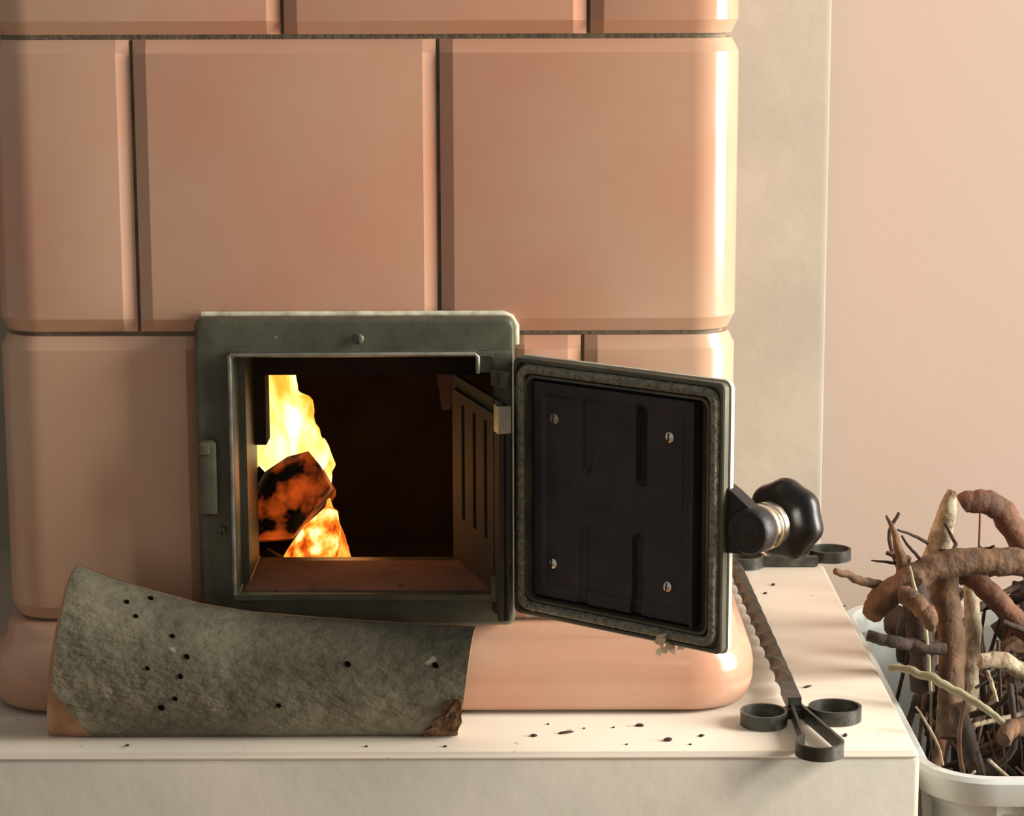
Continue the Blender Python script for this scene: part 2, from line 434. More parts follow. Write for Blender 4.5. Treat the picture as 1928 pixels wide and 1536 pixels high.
def screw(c, n, r, parent, off, m1='chrome', name='screw', h=0.0022):
    """A slotted dome head at c, facing n."""
    n = n.normalized(); a = n.orthogonal().normalized(); b = n.cross(a)
    mm = Mesh(); L = []
    for rr, hh in ((1.0, 0), (1.0, .35), (.85, .75), (.5, 1.0)):
        L.append([c + n * (h * hh) + (a * math.cos(t) + b * math.sin(t)) * r * rr - off for t in [2 * math.pi * k / 14 for k in range(14)]])
    mm.loops(L, False, True)
    o = mm.obj(name, m1, parent, smooth=50)
    d = (a * .7 + b * .7).normalized(); q = d.cross(n)
    mm = Mesh()
    mm.box(-r * .8, r * .8, -r * .13, r * .13, 0, h * .12, fr=lambda x, y, z: c + n * (h * .98) + d * x + q * y + n * z - off)
    s = mm.obj('screw_slot', 'black_iron', parent if parent.parent is None or parent.parent.parent is None else parent, smooth=None)
    return o
screw(at_y(675, 638, -.0212), Vector((0, -1, 0)), .0042, frame, SO, 'iron')
screw(at_y(418, 998, -.0212), Vector((0, -1, 0)), .0032, frame, SO, 'iron')
# latch catch on the left band
a = at_y(374, 828, -.022); b = at_y(411, 968, -.022)
m = Mesh(); m.box(a.x, b.x, -.030, -.015, b.z, a.z, bevel=.002)
m.box(a.x + .001, b.x - .004, -.033, -.02, a.z - .010, a.z - .001, bevel=.001)
m.v = [v - SO for v in m.v]; m.obj('latch_catch', 'iron', frame, smooth=40)
# hinge: rod and knuckles at the right band
HY = -0.033
hp = at_y(955, 900, HY)
m = Mesh(); t0 = at_y(953, 795, HY - .006); t1 = at_y(950, 1020, HY - .006)
m.tube([t1 - SO, t0 - SO], .0013, 8); m.obj('hinge_rod', 'bare', frame, smooth=60)
for y0, y1 in ((700, 728), (1085, 1135)):
    k0 = at_y(950, y0, HY - .001); k1 = at_y(950, y1, HY - .001)
    m = Mesh(); m.tube([k1 - SO, k1 + (k0 - k1) * .1 - SO, k0 - SO], .0048, 14)
    m.box(k0.x - .010, k0.x + .002, -.031, -.018, k1.z, k0.z, fr=lambda x, y, z: Vector((x, y, z)) - SO)
    m.obj('hinge_knuckle', 'iron', frame, smooth=45)

# slotted inner grate swung out at the hinge side
A0 = at_y(948, 762, -.050); A1 = at_y(948, 1172, -.050); B0 = at_y(851, 690, .085)
gd = Vector((B0.x - A0.x, B0.y - A0.y, 0)); GL = gd.length; gd.normalize(); gn = Vector((gd.y, -gd.x, 0))
if gn.x > 0: gn = -gn
gz0, gz1 = A1.z + .001, A0.z
def gfr(u, nrm, z): return Vector((A0.x, A0.y, 0)) + gd * u + gn * nrm + Vector((0, 0, z)) - SO
m = Mesh()
sl = []
for px in (872, 893, 914):
    p = at_plane(px, 850, Vector((A0.x, A0.y, 0)), gn); sl.append((p - Vector((A0.x, A0.y, p.z))).length)
sl = sorted(sl); slots = [(u - .0045, u + .0045) for u in sl]
zs0, zs1 = gz0 + .052, gz1 - .020
cut = [0.0] + [q for s_ in slots for q in s_] + [GL]
for i in range(0, len(cut), 2):
    m.box(cut[i], cut[i + 1], -.004, 0, zs0, zs1, fr=gfr)
m.box(0, GL, -.004, 0, gz0, zs0, fr=gfr); m.box(0, GL, -.004, 0, zs1, gz1, fr=gfr)
m.box(0.0, .006, -.002, .0035, gz0, gz1, fr=gfr)
m.box(0.012, GL - .01, 0, .0025, zs1 + .006, zs1 + .010, fr=gfr)
grate = m.obj('slotted_inner_grate', 'soot_iron', stove, smooth=None)
m = Mesh(); m.box(-.002, .010, -.005, .0045, gz1 - .021, gz1 - .001, fr=gfr)
m.obj('steel_tab', 'bare', grate, smooth=None)

# ------------------------------------------------------------------ open door leaf
DH = Vector((at_y(966, 900, -.030).x, -.030, 0)); DE = Vector((at_y(1361, 950, -.146).x, -.146, 0))
du = (DE - DH); DW = du.length; du.normalize(); dn = Vector((du.y, -du.x, 0))
if dn.y > 0: dn = -dn                            # inside face looks at the room
dz1 = at_plane(967, 672, DH, dn).z; dz0 = at_plane(961, 1151, DH, dn).z
DHt = dz1 - dz0
def dfr(u, v, n): return DH + du * u + dn * n + Vector((0, 0, dz0 + v)) - SO
def duv(x, y):
    p = at_plane(x, y, DH, dn); return (p - DH).dot(du), p.z - dz0
def dl(i, n, r, nn=5): return [dfr(u, v, n) for u, v in rrect2(i, DW - i, i, DHt - i, r, nn)]
m = Mesh()
m.loops([dl(.0125, -.019, .006), dl(.0105, -.018, .006), dl(.010, -.0065, .006), dl(0, -.006, .005), dl(0, -.001, .005), dl(.001, 0, .005), dl(.003, 0, .005), dl(.0034, -.003, .009), dl(.0112, -.003, .008),
         dl(.0116, .0004, .008), dl(.0134, .0004, .007), dl(.0140, -.010, .006)], True, True)
door = m.obj('fire_door', 'iron', stove, smooth=35)
door['label'] = 'cast iron fire door swung wide open showing its inside'
m = Mesh()
g = [dfr(u, v, -.0005) for u, v in rrect2(.0073, DW - .0073, .0073, DHt - .0073, .0085, 6)]
L = []
for i, p in enumerate(g):
    d = (g[(i + 1) % len(g)] - g[i - 1]).normalized(); a = d.cross(dn)
    L.append([p + (a * math.cos(t) + dn * math.sin(t)) * .0036 for t in [2 * math.pi * k / 8 for k in range(8)]])
m.loops(L + [L[0]]); m.obj('rope_gasket', 'gasket', door, smooth=60)
m = Mesh(); m.loops([dl(.0105, -.0120, .006), dl(-.0006, -.0115, .006), dl(-.0012, -.0110, .006), dl(-.0012, -.0072, .006), dl(.0105, -.0066, .005)])
m.obj('outer_plate', 'edge_steel', door, smooth=35)
# baffle plate as a relief: raised border, grooves and rounded slots
u0, v0 = .0155, .0150; u1, v1 = DW - .0255, DHt - .0150
S1 = [duv(1096, 762) + duv(1096, 880), duv(1200, 775) + duv(1200, 905), duv(1193, 1020) + duv(1193, 1155), duv(1090, 1005) + duv(1090, 1135)]
S1 = [(a + c) / 2 for a, b, c, d in S1], S1
def relief(u, v):
    h = 0.0
    t = min(u - u0, u1 - u, v - v0, v1 - v)
    if t < .0015: h = .0035 * t / .0015
    elif t < .010: h = .0035
    elif t < .0115: h = .0035 - .0018 * (t - .010) / .0015
    else: h = .0017
    for uc, (a, b, c, d), dep in zip(S1[0], S1[1], (.0030, .0052, .0045, .0024)):
        top, bot = max(b, d), min(b, d)
        dv = max(0, v - top, bot - v); dd = math.hypot(u - uc, dv)
        wv = .0052
        if dd < wv: h -= dep * min(1, (wv - dd) / .0013)
    return h
NU, NV = 110, 110
L = []
for j in range(NV + 1):
    v = v0 + (v1 - v0) * j / NV
    L.append([dfr(u0 + (u1 - u0) * i / NU, v, -.0065 + relief(u0 + (u1 - u0) * i / NU, v)) for i in range(NU + 1)])
m = Mesh(); m.loops(L, closed=False)
m.loops([[dfr(u, v, n) for u, v in ((u0, v0), (u1, v0), (u1, v1), (u0, v1))] for n in (-.0105, -.0065)])
m.obj('baffle_plate', 'baffle', door, smooth=30)
m = Mesh(); m.box(DW - .0262, DW - .0240, .016, DHt - .016, -.010, .0015, fr=dfr)
m.obj('baffle_flange', 'baffle', door, smooth=None)
for x, y, mt in ((1037, 790, 'bare'), (1254, 825, 'chrome'), (1034, 1063, 'chrome'), (1250, 1107, 'chrome')):
    u, v = duv(x, y)
    screw(dfr(u, v, -.0065 + .0017) + SO, dn, .0042, door, SO, mt)
# handle: lug, boss, collars and lobed knob
ax = -dn
uc, vc = duv(1402, 1003)
C = dfr(uc, vc, -.004)
def disc(mm, c, axis, prof, seg=28, lobes=0, amp=0):
    a = Vector((0, 0, 1)); b = axis.cross(a); L = []
    for r, h in prof:
        L.append([c + axis * h + (a * math.cos(t) + b * math.sin(t)) * (r * (1 + amp * math.cos(lobes * t))) for t in [2 * math.pi * k / seg for k in range(seg)]])
    mm.loops(L, True, True)
m = Mesh()
tri = [(DW - .004, vc + .030), (DW + .004, vc + .026), (uc, vc + .0165), (uc + .004, vc), (uc, vc - .0165), (DW - .004, vc - .018)]
m.loops([[dfr(u, v, n) for u, v in tri] for n in (-.0165, -.005)], True, True)
disc(m, C, ax, [(.0152, -.0015), (.0164, 0), (.0164, .011), (.0158, .012)])
disc(m, C, ax, [(.010, -.0026), (.011, -.0018), (.011, 0)])
lug = m.obj('handle_lug', 'black_iron', door, smooth=40)
m = Mesh(); disc(m, C, ax, [(.0158, .012), (.0166, .0127), (.0166, .0165), (.0155, .0172)])
m.obj('chrome_collar', 'chrome', door, smooth=40)
m = Mesh(); disc(m, C, ax, [(.0135, .0165), (.0135, .0225)]); m.obj('handle_spindle', 'black_iron', door, smooth=40)
m = Mesh(); disc(m, C, ax, [(.0155, .0215), (.0166, .0222), (.0166, .0275), (.0145, .0295), (.0085, .034), (.0085, .041)])
m.obj('chrome_collar', 'chrome', door, smooth=40)
m = Mesh(); disc(m, C, ax, [(.010, .039), (.0235, .0392), (.0272, .042), (.0288, .047), (.0275, .053), (.0225, .057), (.010, .0585)], 84, 7, .038)
m.obj('lobed_knob', 'bakelite', door, smooth=50)
# pale flake caught on the lower edge
q = at_plane(1256, 1222, DH, dn)
fl = Mesh(); rnd = random.Random(3)
for k in range(9):
    c = q + Vector((rnd.uniform(-.011, .011), -.001 + rnd.uniform(-.002, .001), rnd.uniform(-.008, .009)))
    d1 = Vector((rnd.uniform(-1, 1), rnd.uniform(-.5, .1), rnd.uniform(-1, 1))).normalized() * rnd.uniform(.003, .007); d2 = d1.cross(Vector((rnd.uniform(-.3, .3), -1, .2))).normalized() * .003
    t = Vector((0, -.0006, 0))
    fl.add([c - d1, c + d2, c + d1, c - d2, c - d1 + t, c + d2 + t, c + d1 + t, c - d2 + t], [(0, 1, 2, 3), (4, 5, 6, 7), (0, 1, 5, 4), (1, 2, 6, 5), (2, 3, 7, 6), (3, 0, 4, 7)])
tag(fl.obj('ash_flake', 'ash', smooth=None, loc=q), 'pale crumpled ash flake caught on lower edge of open door', 'ash flake')

# ------------------------------------------------------------------ firebox
SILL = at_y(660, 1112, -.02).z
sy = at_z(660, 1055, SILL).y
m = Mesh(); m.box(OX0 + .004, GX + .002, -.016, sy, SILL - .02, SILL); m.v = [v - SO for v in m.v]
m.obj('firebrick_sill', 'firebrick', stove, smooth=None)
t706 = at_y(660, 706, sy).z
l500 = at_y(500, 770, sy); l465 = at_y(465, 900, sy)
zst = at_y(500, 838, sy).z
m = Mesh()
m.box(BX0, l465.x, sy + .002, sy + .03, BZ0, zst, fr=lambda x, y, z: Vector((x, y, z)) - SO)
m.obj('lining_brick', 'soot', stove, smooth=None)
m = Mesh(); m.box(BX0, l500.x, sy + .001, sy + .03, zst, BZ1, fr=lambda x, y, z: Vector((x, y, z)) - SO)
m.obj('lining_brick', 'soot', stove, smooth=None)
m = Mesh(); m.box(l500.x, BX1, sy + .001, sy + .03, t706, BZ1, fr=lambda x, y, z: Vector((x, y, z)) - SO)
m.obj('lintel_brick', 'soot', stove, smooth=None)
bk = .36
m = Mesh()
m.box(BX0 + .001, BX1 - .001, bk, bk + .03, BZ0, BZ1); m.box(.045, BX1 - .001, sy + .03, bk, BZ0, BZ1)
m.box(BX0 + .001, BX0 + .03, sy + .03, bk, BZ0, BZ1); m.box(BX0 + .03, .045, sy + .03, bk, BZ0 + .001, BZ0 + .02)
m.v = [v - SO for v in m.v]; m.obj('firebox_lining', 'soot', stove, smooth=None)
m = Mesh(); p = at_y(838, 705, sy + .02); p2 = at_y(824, 772, sy + .02)
m.loops([[p + Vector((0.012, 0, .01)) - SO, p + Vector((-.008, 0, .01)) - SO, p2 + Vector((.0035, 0, 0)) - SO, p2 + Vector((.01, 0, 0)) - SO],
         [p + Vector((0.012, .03, .01)) - SO, p + Vector((-.008, .03, .01)) - SO, p2 + Vector((.0035, .03, 0)) - SO, p2 + Vector((.01, .03, 0)) - SO]], True, True)
m.obj('lining_brick', 'firebrick', stove, smooth=None)

# burning logs: rough prisms, charred, with an end turned to the door
def rough_log(name, pts, rad, seed, mt, seg=11, rough=.16, **kw):
    pts = [Vector(p) for p in pts]; mm = Mesh(); L = []
    rnd = random.Random(seed); prof = [1 + rnd.uniform(-rough, rough) for _ in range(seg)]
    up = Vector((0, 0, 1))
    for i, p in enumerate(pts):
        d = (pts[min(i + 1, len(pts) - 1)] - pts[max(i - 1, 0)]).normalized(); a = d.cross(up).normalized(); b = a.cross(d)
        L.append([p + (a * math.cos(2 * math.pi * k / seg) + b * math.sin(2 * math.pi * k / seg)) * rad[i] * (prof[k] + rnd.uniform(-.06, .06)) for k in range(seg)])
    mm.loops(L, True, True); return mm.obj(name, mt, smooth=40, loc=pts[0])
fb = sy + .05
poly = [(470, 1010), (474, 925), (498, 884), (540, 858), (580, 846), (600, 872), (619, 917), (600, 948), (572, 978), (548, 1008)]
mm = Mesh(); L = []
cc = sum((at_y(a, b, fb) for a, b in poly), Vector()) / len(poly); rnd = random.Random(5)
for f, yy in ((.45, fb - .012), (.8, fb - .006), (1.0, fb + .004), (1.03, fb + .05), (.95, fb + .10)):
    L.append([cc + (at_y(a, b, fb) - cc) * (f * rnd.uniform(.96, 1.04)) + Vector((0, yy - fb + rnd.uniform(-.003, .003), -.30 * max(0, yy - fb))) for a, b in poly])
mm.loops(L, True, True); lg = mm.obj('burning_log', 'char', smooth=50, loc=cc)
tag(lg, 'charred log with glowing end lying in the firebox under the tall flame', 'log')
lg = rough_log('burning_log', [at_y(508, 1062, fb - .012), at_y(510, 1062, fb + .0), at_y(512, 1075, fb + .08)], [.010, .0125, .013], 9, 'soot')
tag(lg, 'black charred log low in the left corner of the firebox', 'log')
lg = rough_log('burning_log', [at_y(625, 958, fb + .02), at_y(606, 1005, fb + .02), at_y(580, 1060, fb + .025), at_y(566, 1090, fb + .03)], [.005, .017, .023, .024], 12, 'ember')
tag(lg, 'glowing orange ember log leaning behind the brick sill', 'log')

# flames: closed wavy tongues
def flame(px, Y, thick, name, label, mt):
    """px = list of (y, x_left, x_right) from top to foot, in photo pixels at depth Y."""
    C_ = catmull([Vector(q) for q in px], 4); mm = Mesh(); L = []
    for y, xa, xb in [tuple(c) for c in C_]:
        xb += 4.5 * noise.noise(Vector((y * .06, Y * 50, 3)))
        a = at_y(xa, y, Y); b = at_y(xb, y, Y); c = (a + b) / 2; r = (b - a).length / 2
        ring_ = []
        for k in range(18):
            t = 2 * math.pi * k / 18
            rr = 1 + .14 * noise.noise(Vector((math.cos(t) * 1.2, math.sin(t) * 1.2, y * .02)))
            ring_.append(c + Vector((r * math.cos(t) * (rr if abs(math.cos(t)) < .8 else 1), thick * min(1, r / .018 + .2) * math.sin(t) * rr, 0)))
        L.append(ring_)
    mm.loops(L, True, True)
    c = sum(mm.v, Vector()) / len(mm.v)
    o = mm.obj(name, mt, smooth=70, loc=c); tag(o, label, 'flame', 'flames in the firebox'); return o
flame([(676, 518, 530), (690, 505, 546), (708, 490, 556), (738, 484, 564), (754, 482, 588), (792, 482, 592), (812, 480, 603), (846, 478, 618), (868, 482, 618), (888, 500, 606)], fb + .03, .02,
      'flame', 'tall yellow white flame rising at the left of the firebox', 'flame')
flame([(828, 448, 492), (846, 452, 496), (872, 455, 488), (896, 458, 478), (912, 462, 470)], fb + .015, .012, 'flame', 'short bright flame showing at the left jamb of the firebox', 'flame')
flame([(826, 602, 612), (850, 596, 622), (872, 596, 632), (890, 600, 626), (906, 610, 622), (925, 616, 621), (938, 618, 620)], fb + .045, .008, 'flame', 'thin orange flame tongue at the right of the charred log', 'flame')
flame([(940, 616, 621), (972, 608, 632), (1000, 590, 646), (1030, 575, 656), (1062, 560, 664), (1080, 556, 664)], fb + .035, .02, 'flame', 'broad yellow glow of flame low behind the sill', 'flame_deep')

fl_ = bpy.data.lights.new('fire_light', 'POINT'); fl_.energy = 0.16; fl_.color = (1.0, 0.36, 0.10); fl_.shadow_soft_size = .02
o = bpy.data.objects.new('fire_light', fl_); o.location = at_y(650, 900, fb + .03); COL.objects.link(o)

# ------------------------------------------------------------------ split log on the bench
LYc = -0.066
top = [(155, 1064), (200, 1084), (280, 1110), (380, 1138), (480, 1154), (600, 1164), (750, 1174), (896, 1181)]
def interp(T, x):
    if x <= T[0][0]: return T[0][1]
    for (a, b), (c, d) in zip(T, T[1:]):
        if x <= c: return b + (d - b) * (x - a) / (c - a)
    return T[-1][1]
# bark arc: t = 0 at the ridge, 1 at the foot in front; ends given as pixel x for each t
lend = [(0, 155), (.25, 128), (.45, 108), (.56, 99), (.64, 96), (.74, 126), (.84, 150), (1.0, 163)]
rend = [(0, 896), (.3, 884), (.6, 872), (.85, 862), (1.0, 858)]
wend = [(0, 153), (.25, 122), (.45, 100), (.56, 90), (.8, 82), (1.0, 84)]
NT, NX = 22, 60
def bark_pt(fx, t, L0=lend, inset=0.0):
    xa = interp(L0, t); xb = interp(rend, t); x = xa + (xb - xa) * fx
    ztop = at_y(x, interp(top, x), -.043).z
    ang = t * math.pi * .93
    yy = -.043 - .036 * math.sin(ang) * (1 - .15 * (x - 155) / 740) - .014 * t
    zz = ztop * (0.5 + .5 * math.cos(ang)) + .0005 if t < 1 else .0005
    zz = max(zz, .0006)
    # x measured at this depth
    s = at_y(x, 1250, yy).x
    nz = noise.noise(Vector((s * 28, zz * 28, 1.3))) * .0016 + noise.noise(Vector((s * 9, zz * 12, 7.1))) * .003
    return Vector((s, yy + nz * (1 if 0 < t < 1 else 0), zz))
LO = Vector((-.16, -.055, 0))
split = empty('split_log', LO)
tag(split, 'split log with grey bark lying in front of the fire door', 'log')
L = [[bark_pt(i / NX, j / NT) - LO for i in range(NX + 1)] for j in range(NT + 1)]
m = Mesh(); m.loops(L, closed=False)
# back: flat split face down to the bench
def back_pt(i, t, L0):
    p = bark_pt(i / NX, 0, L0) if t == 0 else None
    return p
backL = []
for bt in (0, .5, 1):
    row = []
    for i in range(NX + 1):
        p = bark_pt(i / NX, 0); q = bark_pt(i / NX, 1)
        x = p.x if bt < .9 else q.x + (.02 if i == 0 else 0) * 0
        row.append(Vector((p.x * (1 - bt) + q.x * bt, -.0405 + .004 * bt * 0, p.z * (1 - bt) + .0006 * bt)) - LO)
    backL.append(row)
m.obj('bark', 'bark', split, smooth=60)
m = Mesh(); m.loops(backL, closed=False); m.loops([backL[-1], L[-1]], closed=False)
# right end face
rp = [L[j][-1] for j in range(NT + 1)] + [backL[k][-1] for k in (2, 1)]
m.add(rp, [tuple(range(len(rp)))])
m.obj('split_face', 'endgrain', split, smooth=30)
# left end: pale axe-cut wood, standing out below the bark
wood = []
for j in range(NT + 1):
    t = j / NT; p = bark_pt(0, t, wend); p.y += .004; wood.append(p - LO)
lp = [L[j][0] + Vector((0.0005, .0012, 0)) for j in range(NT + 1)]
m = Mesh(); m.loops([lp, wood, [w_ * .5 + (backL[0][0] + (backL[2][0] - backL[0][0]) * (j / NT)) * .5 for j, w_ in enumerate(wood)],
                     [backL[0][0] + (backL[2][0] - backL[0][0]) * (j / NT) + Vector((-.002 * (j / NT), 0, 0)) for j in range(NT + 1)]], closed=False)
m.obj('cut_end', 'endgrain', split, smooth=60)
# torn bark at the lower right
m = Mesh(); rnd = random.Random(11); L2 = []
for j in range(8):
    t = .58 + .42 * j / 7; row = []
    for i in range(9):
        f_l = .975 - .075 * ((t - .58) / .42) ** .8 + rnd.uniform(-.012, .012); fx = f_l + (1.002 - f_l) * i / 8 + (rnd.uniform(-.003, .003) if i else 0)
        p = bark_pt(min(fx, 1.0), t); p.y -= .0006 + rnd.uniform(0, .0022); p.x += max(0, fx - 1) * .3
        row.append(p - LO)
    L2.append(row)
m.loops(L2, closed=False); m.obj('torn_bark', 'torn', split, smooth=None)
# borer holes in the bark: small dark pits
rnd = random.Random(4)
for x, y in ((239, 1133), (256, 1160), (284, 1126), (325, 1197), (278, 1258), (340, 1273), (304, 1332), (655, 1250), (820, 1252), (525, 1328), (352, 1236 - 0), (330, 1315)):
    best = None
    for j in range(1, NT):
        for i in range(0, NX + 1):
            p = L[j][i] + LO; d = p - CAM; c = ROT.transposed() @ d; X = 964 + F * c.x / -c.z; Y = 768 - F * c.y / -c.z
            q = (X - x) ** 2 + (Y - y) ** 2
            if best is None or q < best[0]: best = (q, j, i)
    _, j, i = best
    p = L[j][i]; nrm = (L[j][min(i + 1, NX)] - L[j][i - 1]).cross(L[j + 1][i] - L[j - 1][i]).normalized()
    if nrm.y > 0: nrm = -nrm
    tr = ray(x, y); k = (p + LO - CAM).dot(nrm) / tr.dot(nrm); p = CAM + tr * k - LO
    a = nrm.orthogonal().normalized(); b = nrm.cross(a); r = rnd.uniform(.0013, .0021)
    mm = Mesh(); mm.loops([[p + nrm * h + (a * math.cos(q) * 1.0 + b * math.sin(q) * 1.3) * r * f for q in [2 * math.pi * z / 8 for z in range(8)]] for f, h in ((1.1, -.0006), (1.0, .0008), (.5, .0010))], False, True)
    mm.obj('borer_hole', 'hole', split, smooth=None)

# ------------------------------------------------------------------ wrought iron poker stand lying along the stove
poker = empty('poker_stand', (0.205, 0.2, 0)); PO = poker.location.copy()
tag(poker, 'wrought iron bar with twisted shaft and looped ends lying beside stove', 'fire iron')
BH = 0.0105                                   # band height
def band_loop(pts, name, hgt=BH, th=.0022, closed=True, z0=0.0006):
    """Flat iron band bent along a level curve; pts are (x, y)."""
    n = len(pts); L = []
    for i, p in enumerate(pts):
        a = pts[(i - 1) % n] if closed or i else pts[i]; b = pts[(i + 1) % n] if closed or i < n - 1 else pts[i]
        d = Vector((b[0] - a[0], b[1] - a[1], 0)).normalized(); q = Vector((d.y, -d.x, 0)) * th / 2
        c = Vector((p[0], p[1], 0)); zz = p[2] if len(p) > 2 else z0
        L.append([c - q + Vector((0, 0, zz)) - PO, c + q + Vector((0, 0, zz)) - PO, c + q + Vector((0, 0, zz + hgt)) - PO, c - q + Vector((0, 0, zz + hgt)) - PO])
    mm = Mesh(); mm.loops(L + [L[0]] if closed else L, not closed, not closed)
    return mm.obj(name, 'wrought', poker, smooth=45)
def circle(cx, cy, rx, ry, n=28): return [(cx + rx * math.cos(2 * math.pi * k / n), cy + ry * math.sin(2 * math.pi * k / n)) for k in range(n)]
# near end
cl = at_z(1438, 1352, .005); cr_ = at_z(1572, 1343, .005)
RR = .0175
band_loop(circle(cl.x, cl.y, RR * .95, RR), 'ring_loop')
band_loop(circle(cr_.x, cr_.y, RR * 1.08, RR), 'ring_loop')
j0 = at_z(1496, 1335, .008); f0 = at_z(1543, 1408, .006)
drop = []
for k in range(25):
    a = math.radians(-215 + 250 * k / 24 - 18)
    drop.append((f0.x + .0165 * math.cos(a), f0.y + .0165 * math.sin(a)))
tear = [(j0.x - .002, j0.y + .004)] + drop + [(j0.x + .004, j0.y + .006)]
band_loop(tear, 'ring_loop', closed=False, z0=.0012)
m = Mesh(); m.box(cl.x + RR - .002, cr_.x - RR + .002, j0.y - .003, j0.y + .004, .0006, .0095, bevel=.001)
m.v = [v - PO for v in m.v]; m.obj('cross_bar', 'wrought', poker, smooth=40)
# far end
fr_ = at_z(1562, 1044, .005); fl2 = at_z(1402, 1056, .005)
band_loop(circle(fr_.x, fr_.y, RR * 1.1, RR), 'ring_loop'); band_loop(circle(fl2.x, fl2.y, RR, RR), 'ring_loop')
fm = Vector(((fl2.x + fr_.x) / 2 - .008, fl2.y - .004, .006))
band_loop(circle(fm.x + .012, fm.y + .024, RR, RR), 'ring_loop')
m = Mesh(); m.box(fl2.x + RR - .003, fr_.x - RR + .003, fm.y - .002, fm.y + .004, .0006, .0105, bevel=.001)
m.v = [v - PO for v in m.v]; m.obj('cross_bar', 'wrought', poker, smooth=40)
# twisted bar
P0 = Vector((j0.x, j0.y, .0120)); P1 = at_z(1386, 1075, .0105); P1 = P1 + (P1 - P0).normalized() * .02
NS = 120; pts = [P0.lerp(P1, k / NS) - PO for k in range(NS + 1)]
m = Mesh(); d = (P1 - P0).normalized(); a = d.cross(Vector((0, 0, 1))).normalized(); b = a.cross(d); L = []
for k, p in enumerate(pts):
    f = k / NS; tw = 0 if f < .10 else (f - .10) * 20
    L.append([p + (a * math.cos(tw + q) + b * math.sin(tw + q)) * .0073 for q in [math.pi / 4 + math.pi / 2 * z for z in range(4)]])
m.loops(L, True, True); m.obj('twisted_shaft', 'wrought', poker, smooth=50)

# ------------------------------------------------------------------ crumbs
def crumb(p, sz, seed, long=1.0):
    rnd = random.Random(seed); mm = Mesh(); ang = rnd.uniform(0, 3.1)
    L = []
    for h, f in ((0, .8), (.35, 1.0), (.7, .55)):
        row = []
        for k in range(6):
            t = k * math.pi / 3; x = math.cos(t) * sz * long * f * rnd.uniform(.7, 1.2); y = math.sin(t) * sz * f * rnd.uniform(.7, 1.2)
            row.append(Vector((x * math.cos(ang) - y * math.sin(ang), x * math.sin(ang) + y * math.cos(ang), h * sz)))
        L.append(row)
    mm.loops([[v + p for v in r] for r in L], True, True)
    o = mm.obj('bark_crumb', 'twig_dark', smooth=None, loc=p)
    return tag(o, 'tiny dark bark crumb scattered on the pale hearth bench', 'crumb', 'bark crumbs on the hearth bench')
for i, (x, y, s, l) in enumerate(((1005, 1384, .0022, 1.3), (1066, 1378, .002, 4.0), (1205, 1365, .0024, 1.6), (1258, 1392, .0028, 1.5), (1321, 1384, .002, 1.4), (838, 1404, .0016, 1), (240, 1402, .0016, 1.2),
                                (690, 1404, .0014, 1), (1520, 1292, .0018, 2.6), (1456, 1100, .0022, 1.3), (1441, 1116, .002, 1), (1592, 1383, .0018, 2.4), (1032, 1362, .0012, 1.2), (1155, 1368, .0012, 1),
                                (1100, 1370, .0012, 1), (1590, 1140, .0014, 1), (1300, 1400, .0012, 1), (1180, 1400, .0011, 1))):
    p = at_z(x, y, .0008); crumb(Vector((p.x, p.y, .0001)), s, i, l)

# ------------------------------------------------------------------ white basket
RZ = -0.024
bx0 = LX + .004; bx1 = bx0 + .43
by0 = at_z(1900, 1470, RZ).y; by1 = by0 + .50
BO = Vector(((bx0 + bx1) / 2, (by0 + by1) / 2, FLOOR))
basket = empty('plastic_basket', BO)
tag(basket, 'white ribbed plastic basket full of dry branches beside the bench', 'basket')
def bl(i, z, r): return [Vector((x, y, z)) - BO for x, y in rrect2(bx0 + i, bx1 - i, by0 + i, by1 - i, r, 8)]
m = Mesh()
m.loops([bl(.006, RZ - .020, .05), bl(.001, RZ - .020, .055), bl(0, RZ - .017, .055), bl(0, RZ - .003, .055), bl(.003, RZ, .053), bl(.010, RZ, .047), bl(.013, RZ - .004, .045), bl(.013, RZ - .03, .045)])
m.obj('rim', 'bin', basket, smooth=40)
m = Mesh()
m.loops([bl(.0165, RZ - .019, .044), bl(.0405, FLOOR + .004, .04), bl(.045, FLOOR + .0005, .035)], False, True)
m.loops([bl(.0185, RZ - .019, .043), bl(.0425, FLOOR + .008, .037)], False, True)
m.obj('basket_wall', 'bin', basket, smooth=40)
def rib(p0, p1, w_dir, nrm):
    mm = Mesh(); L = []
    for p, in_ in ((p0, 0), (p1, 0)):
        L.append([p - w_dir * .0024 - nrm * .0085 - BO, p + w_dir * .0024 - nrm * .0085 - BO, p + w_dir * .0021 + nrm * .001 - BO, p - w_dir * .0021 + nrm * .001 - BO])
    mm.loops(L, True, True); return mm.obj('rib', 'bin', basket, smooth=None)
x = bx0 + .058
while x < bx1 - .055:
    rib(Vector((x, by0 + .010, RZ - .018)), Vector((x, by0 + .035, FLOOR + .01)), Vector((1, 0, 0)), Vector((0, -1, 0))); x += .0205
y = by0 + .07
while y < by1 - .06:
    rib(Vector((bx0 + .010, y, RZ - .018)), Vector((bx0 + .035, y, FLOOR + .01)), Vector((0, 1, 0)), Vector((-1, 0, 0))); y += .0205

